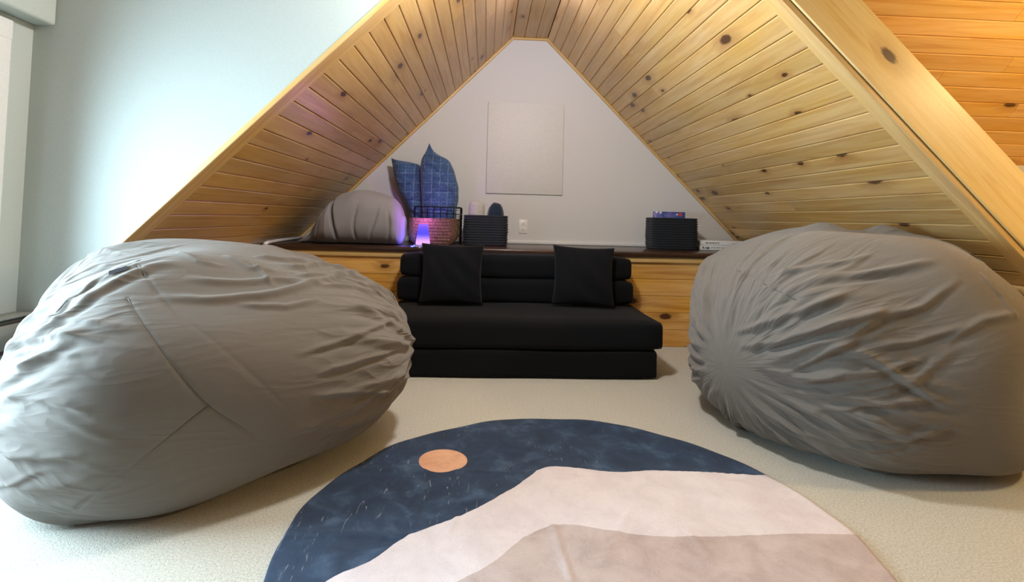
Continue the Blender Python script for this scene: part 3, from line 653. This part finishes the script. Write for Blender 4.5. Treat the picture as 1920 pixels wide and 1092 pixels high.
def rrect(hw, hd, rad, n=10):
    p = []
    for cx, cy, a0 in ((hw-rad, hd-rad, 0), (-hw+rad, hd-rad, 90), (-hw+rad, -hd+rad, 180), (hw-rad, -hd+rad, 270)):
        for k in range(n+1):
            a = math.radians(a0+90*k/n); p.append((cx+rad*math.cos(a), cy+rad*math.sin(a)))
    return p
def coil_basket(name, cx, cy, hw, hd, h, ncoil, mat, label, rot=0., seed=1):
    r = random.Random(seed); rings = []; rw = h/ncoil; NS = 6
    for i in range(ncoil):
        ox, oy = r.uniform(-.0015, .0015), r.uniform(-.0015, .0015); bulge = 1-.035*(1-((i+.5)/ncoil*2-1)**2)*-1 if False else 1+.02*math.sin(math.pi*(i+.5)/ncoil)-.02*(1 if i == 0 else 0)
        for k in range(NS):
            t = (k+.0)/NS; off = (math.sin(math.pi*t)**.7)*rw*.42
            rings.append((hw*bulge+off-rw*.4+ox, hd*bulge+off-rw*.4+oy, rw*(i+t)))
    rings.append((hw-rw*.4, hd-rw*.4, h)); top = len(rings)
    rings += [(hw-.012, hd-.012, h-.002), (hw-.018, hd-.018, h-.010), (hw-.02, hd-.02, .012)]
    V = []; n = 44
    for a, b, z in rings:
        for x, y in rrect(a, b, min(a, b)*.42): V.append((x, y, z))
    n = len(V)//len(rings); F = grid_faces(len(rings), n, True); F += [tuple(reversed(range(n))), tuple(range((len(rings)-1)*n, len(rings)*n))]
    root = empty(name, (cx, cy, ZT)); root.rotation_euler = (0, 0, rot); tag(root, label, 'basket', 'coiled rope baskets')
    mesh_obj('coiled_wall', V, F, mat, root, True)
    return root
# ---- dark rope basket with two rolled throws
coil_basket('rope_basket', -.006, 3.93, .168, .135, .228, 12, MT['rope'], 'charcoal coiled rope basket holding two rolled throws', .0, 3)
def roll(name, cx, cy, z0, r, h, mat, label, dome=.3, turns=2.4, squash=1., prof=None):
    NA, NZ = 72, 16; V = []
    prof = prof or [(1.0, 0), (1.0, .25), (1.01, .5), (1.0, .75), (.985, .88), (.93, .95), (.80, .99), (.6, 1.0+dome*.05), (.3, 1.0+dome*.09), (.05, 1.0+dome*.1)]
    for rr, zz_ in prof:
        for k in range(NA):
            a = 2*math.pi*k/NA; sp = 1+.025*math.sin(3*a+zz_*2)+.015*math.sin(7*a); spiral = .012*math.sin(rr*turns*2*math.pi*2+a) if zz_ > .9 else 0
            V.append((r*rr*sp*math.cos(a), r*rr*sp*math.sin(a)*squash, h*zz_+spiral*.6))
    n = NA; F = grid_faces(len(prof), n, True)+[tuple(reversed(range(n))), tuple(range((len(prof)-1)*n, len(prof)*n))]
    o = mesh_obj(name, V, F, mat, None, True); o.location = (cx, cy, z0); return tag(o, label, 'throw blanket', 'rolled throws')
roll('rolled_throw', -.080, 3.93, ZT+.013, .063, .322, MT['fleece_l'], 'rolled pale grey fleece throw standing in the rope basket', .3)
nv = roll('rolled_throw', .068, 3.93, ZT+.013, .068, .312, MT['fleece_n'], 'rolled navy fleece throw standing in the rope basket', 0, 2.0, 1., [(1.0, 0), (1.0, .3), (1.0, .62), (.97, .72), (.90, .81), (.78, .89), (.60, .95), (.38, .985), (.18, .998), (.03, 1.0)])
# ---- black rope basket with a box, right
coil_basket('rope_basket', 1.478, 3.98, .180, .13, .246, 13, MT['rope2'], 'tall black rope basket on the right of the ledge holding a blue box', -.02, 5)
def print_mat():
    m = M('box_print'); co = m.coord(); n = m.noise(co, 14, 3, .6, .6); sx = m.node('ShaderNodeSeparateXYZ'); m.l.new(co, sx.inputs[0]); X = sx.outputs[0]; Z = sx.outputs[2]
    c = m.ramp(n, [(.3, srgb(34, 44, 92)), (.5, srgb(60, 84, 150)), (.62, srgb(120, 110, 178)), (.75, srgb(176, 164, 214))])
    c = m.mix(m.range(X, .03, .09), c, srgb(44, 86, 140))
    def blob(x, z, r, col, cc):
        dx = m.math('SUBTRACT', X, x); dz = m.math('SUBTRACT', Z, z); d = m.math('SQRT', m.math('ADD', m.math('MULTIPLY', dx, dx), m.math('MULTIPLY', dz, dz))); return m.mix(m.range(d, r*.8, r*1.2, 1, 0), cc, col)
    c = blob(-.108, 0.278, .010, srgb(226, 226, 240), c); c = blob(-.075, 0.274, .009, srgb(216, 214, 236), c); c = blob(.085, 0.262, .016, srgb(196, 74, 88), c); c = blob(.058, 0.261, .007, srgb(230, 214, 210), c)
    m.color(c); m.rough(.35); return m.m
o = box('picture_box', -.125, .125, -.02, .02, 0, .282, print_mat(), None, bevel=.002); o.location = (1.460, 3.98, ZT+.013); tag(o, 'flat blue printed box standing in the black rope basket', 'box')
def spine_mat(seed, spans):
    m = M('box_spine'); co = m.coord(); sx = m.node('ShaderNodeSeparateXYZ'); m.l.new(co, sx.inputs[0]); X, Y, Z = sx.outputs
    f = None
    for a, b, lo, hi, dens, dark in spans:
        inx = m.math('MULTIPLY', m.math('GREATER_THAN', X, a), m.math('LESS_THAN', X, b)); inz = m.math('MULTIPLY', m.math('GREATER_THAN', Z, lo), m.math('LESS_THAN', Z, hi))
        ln = m.noise(m.mapping(co, (dens, 1, 60), (seed, 0, seed)), 1.0, 2, .6); g = m.math('MULTIPLY', m.math('MULTIPLY', inx, inz), m.math('MULTIPLY', m.range(ln, .44, .5), dark)); f = g if f is None else m.math('MAXIMUM', f, g)
    f = m.math('MULTIPLY', f, m.math('LESS_THAN', Y, -.13))
    m.color(m.mix(f, srgb(232, 231, 228), srgb(52, 50, 54))); m.rough(.4); return m.m
x0 = 1.688; yc = 4.05
for i, (zz_, sp, lab, w) in enumerate(((0, [(.02, .075, .008, .027, 130, .95), (.085, .20, .014, .026, 210, .6), (.225, .235, .008, .028, 90, .8)], 'white boxed game at the bottom of the stack beside the bean bag', .395), (.0375, [(.035, .15, .011, .026, 240, .7), (.25, .34, .013, .022, 260, .35), (.355, .378, .011, .024, 150, .9)], 'white boxed game on top of the stack beside the rope basket', .40))):
    o = box('game_box', 0, w, -.14, .10, 0, .036, spine_mat(3.7*i+1, sp), None, bevel=.0015); o.location = (x0+.004*i, yc+.0, ZT+zz_); tag(o, lab, 'box', 'stacked game boxes')

# ---- wicker basket, wire basket, pillows
def wicker():
    root = empty('wicker_basket', (-.392, 3.80, ZT)); tag(root, 'reddish brown wicker basket lit purple by the small lamp', 'basket')
    h = .188; NZ = 34; V = []; R = []
    for i in range(NZ):
        t = i/(NZ-1); z = h*t; k = 1-.26*max(0, 1-t/.45)**2.2; R.append((.180*k, .088*(1-.15*max(0, 1-t/.45)**2), z))
    n = None
    for i, (a, b, z) in enumerate(R):
        p = rrect(a, b, b*.55, 22); n = len(p)
        for j, (x, y) in enumerate(p):
            s = 1 if ((j//2+i//2) % 2) else -1; l = math.hypot(x, y); d = .0022*s; V.append((x+x/l*d, y+y/l*d, z))
    inner = [(R[-1][0]-.008, R[-1][1]-.008, h), (R[-1][0]-.012, R[-1][1]-.012, h*.5), (R[0][0]-.01, R[0][1]-.01, .008)]
    for a, b, z in inner:
        for x, y in rrect(a, b, b*.55, 22): V.append((x, y, z))
    m = len(R)+len(inner); F = grid_faces(m, n, True)+[tuple(reversed(range(n))), tuple(range((m-1)*n, m*n))]
    mat = M('wicker'); co = mat.coord(); q = mat.noise(mat.mapping(co, (160, 160, 30)), 1, 3); mat.color(mat.ramp(q, [(.3, srgb(62, 42, 28)), (.55, srgb(108, 76, 52)), (.75, srgb(142, 104, 74))])); mat.rough(.7); mat.bump(q, .5, .003)
    mesh_obj('woven_wall', V, F, mat.m, root, False)
    rim = [(x, y, h+.002) for x, y in rrect(R[-1][0]-.004, R[-1][1]-.004, R[-1][1]*.5, 12)]; tube('rim', rim, .006, mat.m, root, 8, True)
wicker()
def wire_basket():
    cx, cy = -.380, 4.045; root = empty('wire_basket', (cx, cy, ZT)); tag(root, 'black wire grid basket behind the wicker basket, holding two pillows', 'basket')
    hw, hd, h = .176, .14, .282; bm = bmesh.new()
    def seg(a, b, r=.0028):
        a, b = Vector(a), Vector(b); d = b-a; res = bmesh.ops.create_cone(bm, cap_ends=True, segments=6, radius1=r, radius2=r, depth=d.length)
        q = d.to_track_quat('Z', 'Y').to_matrix().to_4x4(); q.translation = (a+b)/2; bmesh.ops.transform(bm, matrix=q, verts=res['verts'])
    for k in range(8):
        x = -hw+2*hw*k/7; seg((x, -hd, 0.004), (x, -hd, h)); seg((x, hd, .004), (x, hd, h)); seg((x, -hd, .004), (x, hd, .004))
    for k in range(1, 5):
        y = -hd+2*hd*k/5; seg((-hw, y, .004), (-hw, y, h)); seg((hw, y, .004), (hw, y, h))
    for z in (.004, .06, .12, .18, .231):
        seg((-hw, -hd, z), (hw, -hd, z)); seg((-hw, hd, z), (hw, hd, z)); seg((-hw, -hd, z), (-hw, hd, z)); seg((hw, -hd, z), (hw, hd, z))
    bm_obj('wire_grid', bm, MT['wire'], root)
    tube('rim', [(x, y, h) for x, y in rrect(hw, hd, .02, 4)], .0042, MT['wire'], root, 8, True)
wire_basket()
def plaid():
    m = M('navy_plaid'); co = m.coord(); n = m.noise(co, 18, 4, .6); sx = m.node('ShaderNodeSeparateXYZ'); m.l.new(co, sx.inputs[0]); X, Y, Z = sx.outputs
    wob = m.math('MULTIPLY', m.math('SUBTRACT', n, .5), .030)
    def lines(v, per, wid, ph):
        f = m.math('FRACT', m.math('ADD', m.math('DIVIDE', m.math('ADD', v, wob), per), ph)); return m.range(m.math('ABSOLUTE', m.math('SUBTRACT', f, .5)), wid, wid*.35)
    br = m.range(m.noise(m.mapping(co, (30, 30, 200)), 1, 2), .38, .62); br2 = m.range(m.noise(m.mapping(co, (200, 200, 30)), 1, 2), .38, .62)
    f1 = m.math('MAXIMUM', m.math('MULTIPLY', lines(X, .062, .09, .1), .9), m.math('MULTIPLY', lines(X, .021, .10, .3), .4)); f2 = m.math('MAXIMUM', m.math('MULTIPLY', lines(Z, .075, .08, .2), .8), m.math('MULTIPLY', lines(Z, .025, .10, .6), .42))
    f = m.math('MAXIMUM', m.math('MULTIPLY', f1, br2), m.math('MULTIPLY', f2, br))
    base = m.ramp(n, [(.3, srgb(40, 66, 104)), (.7, srgb(62, 94, 138))]); m.color(m.mix(m.math('MULTIPLY', f, .62), base, srgb(140, 168, 196))); m.rough(.9); m.bump(m.noise(co, 700, 2), .3, .001); m.b.inputs['Sheen Weight'].default_value = .2
    return m.m
PL = plaid()
def bed_pillow(Y0, rows, th, label, seed, bend):
    pts = [(on_y((a, y), Y0), on_y((b, y), Y0)) for y, a, b in rows]; Z = np.array([(p.z+q.z)/2 for p, q in pts])[::-1]; XL = np.array([p.x for p, q in pts])[::-1]; XR = np.array([q.x for p, q in pts])[::-1]
    zz_ = np.concatenate([np.linspace(Z[0], Z[-1], 70)]); l = np.interp(zz_, Z, XL); rr = np.interp(zz_, Z, XR)
    ker = np.array([1, 2, 3, 2, 1])/9.; l[3:-3] = np.convolve(np.pad(l, 2, mode='edge'), ker, 'valid')[3:-3]; rr[3:-3] = np.convolve(np.pad(rr, 2, mode='edge'), ker, 'valid')[3:-3]
    N = 44; s = np.linspace(0, 1, N); S, T = np.meshgrid(np.linspace(0, 1, 70), s, indexing='ij')
    X = l[:, None]*(1-T)+rr[:, None]*T; ZZ = np.repeat(zz_[:, None], N, 1); wmax = (rr-l).max()
    wfac = np.clip((rr-l)/wmax, 0, 1)[:, None]**.5
    prof = (1-np.abs(2*T-1)**2.4)**.55*wfac*(1-np.clip((S-.82)/.18, 0, 1)**2*.55)*np.clip(S/.06+.2, 0, 1)
    r = np.random.default_rng(seed); wr = np.zeros_like(X)
    for i in range(22):
        zc = r.uniform(Z[0], Z[-1]); sl = r.uniform(-.8, .8); tc = r.uniform(0, 1); d = (ZZ-zc)-sl*(X-l.mean()); wr += r.uniform(.006, .013)*np.exp(-(d/.014)**2)*np.exp(-((T-tc)/.35)**2)*r.choice([-1, 1])
    Yf = -th/2*prof+wr*np.minimum(1, prof*2)+bend*(T-.5)**2; Yb = th/2*prof+bend*(T-.5)**2
    c = Vector((float((l.mean()+rr.mean())/2), Y0, ZT)); V = np.vstack([np.stack([X-c.x, Yf, ZZ-c.z], -1).reshape(-1, 3), np.stack([X-c.x, Yb, ZZ-c.z], -1).reshape(-1, 3)])
    f = grid_faces(70, N); F2 = f+[tuple(i+70*N for i in reversed(q)) for q in f]
    # close bottom and sides
    def strip(idx): 
        return [(idx[k], idx[k+1], idx[k+1]+70*N, idx[k]+70*N) for k in range(len(idx)-1)]
    F2 += strip(list(range(N)))+strip([(69*N+k) for k in range(N)][::-1])+strip([k*N for k in range(70)][::-1])+strip([k*N+N-1 for k in range(70)])
    bm = bmesh.new(); vs = [bm.verts.new(v) for v in V]
    for q in F2:
        try: bm.faces.new([vs[i] for i in q])
        except ValueError: pass
    bmesh.ops.remove_doubles(bm, verts=bm.verts[:], dist=2e-4)
    o = bm_obj('bed_pillow', bm, PL, None, True); o.location = c; return tag(o, label, 'pillow', 'plaid pillows in the wire basket')
bed_pillow(4.06, [(297, 733, 735.5), (300, 733.2, 744), (303, 733.6, 764), (305, 734, 787), (330, 738, 787.5), (360, 747, 788.5), (385, 762, 790), (400, 768, 791), (449, 775, 793)], .175, 'navy plaid pillow leaning left in the wire basket', 2, .10)
bed_pillow(4.03, [(270, 804.5, 806), (278, 802, 809), (287, 798, 816), (293, 794, 827), (299, 790.5, 842), (320, 788, 852), (350, 789, 860), (376, 790.5, 860), (392, 791.5, 856), (410, 793, 853), (449, 796, 848)], .20, 'taller navy plaid pillow with a pointed corner in the wire basket', 4, -.04)

# ---- glowing lamp
def led_lamp():
    p = on_z((796, 459), ZT); cx, cy = p.x, 3.645; root = empty('table_lamp', (cx, cy, ZT)); tag(root, 'small tapered table lamp glowing blue to purple on the ledge', 'lamp')
    box('base', -.046, .046, -.030, .030, 0, .010, MT['plastic'], root, bevel=.003)
    wb, wt, db, dt_, h0, h1 = .049, .032, .033, .022, .0105, .152; t = .0015
    V = []; rows = 14
    for i in range(rows+1):
        f = i/rows; a, b, z = wb+(wt-wb)*f, db+(dt_-db)*f, h0+(h1-h0)*f
        for x, y in rrect(a, b, .010, 4): V.append((x, y, z))
    n = len(V)//(rows+1); F = grid_faces(rows+1, n, True)
    m = M('lamp_shade'); co = m.coord(); sx = m.node('ShaderNodeSeparateXYZ'); m.l.new(co, sx.inputs[0]); f = m.range(sx.outputs[2], .02, .085)
    col = m.mix(f, (.80, .42, 1.0, 1), (.045, .06, 1.0, 1)); em = m.node('ShaderNodeEmission'); m.l.new(col, em.inputs[0]); em.inputs[1].default_value = .72
    tr = m.node('ShaderNodeBsdfTranslucent'); tr.inputs[0].default_value = (.12, .12, .2, 1); ad = m.node('ShaderNodeAddShader'); m.l.new(em.outputs[0], ad.inputs[0]); m.l.new(tr.outputs[0], ad.inputs[1]); m.l.new(ad.outputs[0], m.out.inputs[0])
    mesh_obj('shade', V, F, m.m, root, True)
    for nm, x, y, z, e, c in (('top_spill', 0, 0, .20, 1.3, (.55, .16, .95)), ('side_spill', -.075, -.005, .045, .42, (.06, .10, 1.0)), ('rear_spill', .02, .046, .045, .11, (.50, .10, 1.0))):  # added point lights outside the shade, standing in for the lamp's coloured spill
        d = bpy.data.lights.new(nm, 'POINT'); d.energy = e; d.color = c; d.shadow_soft_size = .012; o = bpy.data.objects.new(nm, d); COL.objects.link(o); o.parent = root; o.location = (x, y, z)
    pts = [on_z(q, ZT+.003) for q in ((797, 461), (790, 462.5), (783, 461), (777, 459.5), (775, 461.5), (781, 463), (788, 463.5), (786, 465))]
    pts = [Vector((q.x-cx, q.y-cy-.0, .003)) for q in pts]; pts[0] = Vector((-.02, -.03, .003))
    tube('cord', pts, .0028, MT['cord'], root)
led_lamp()
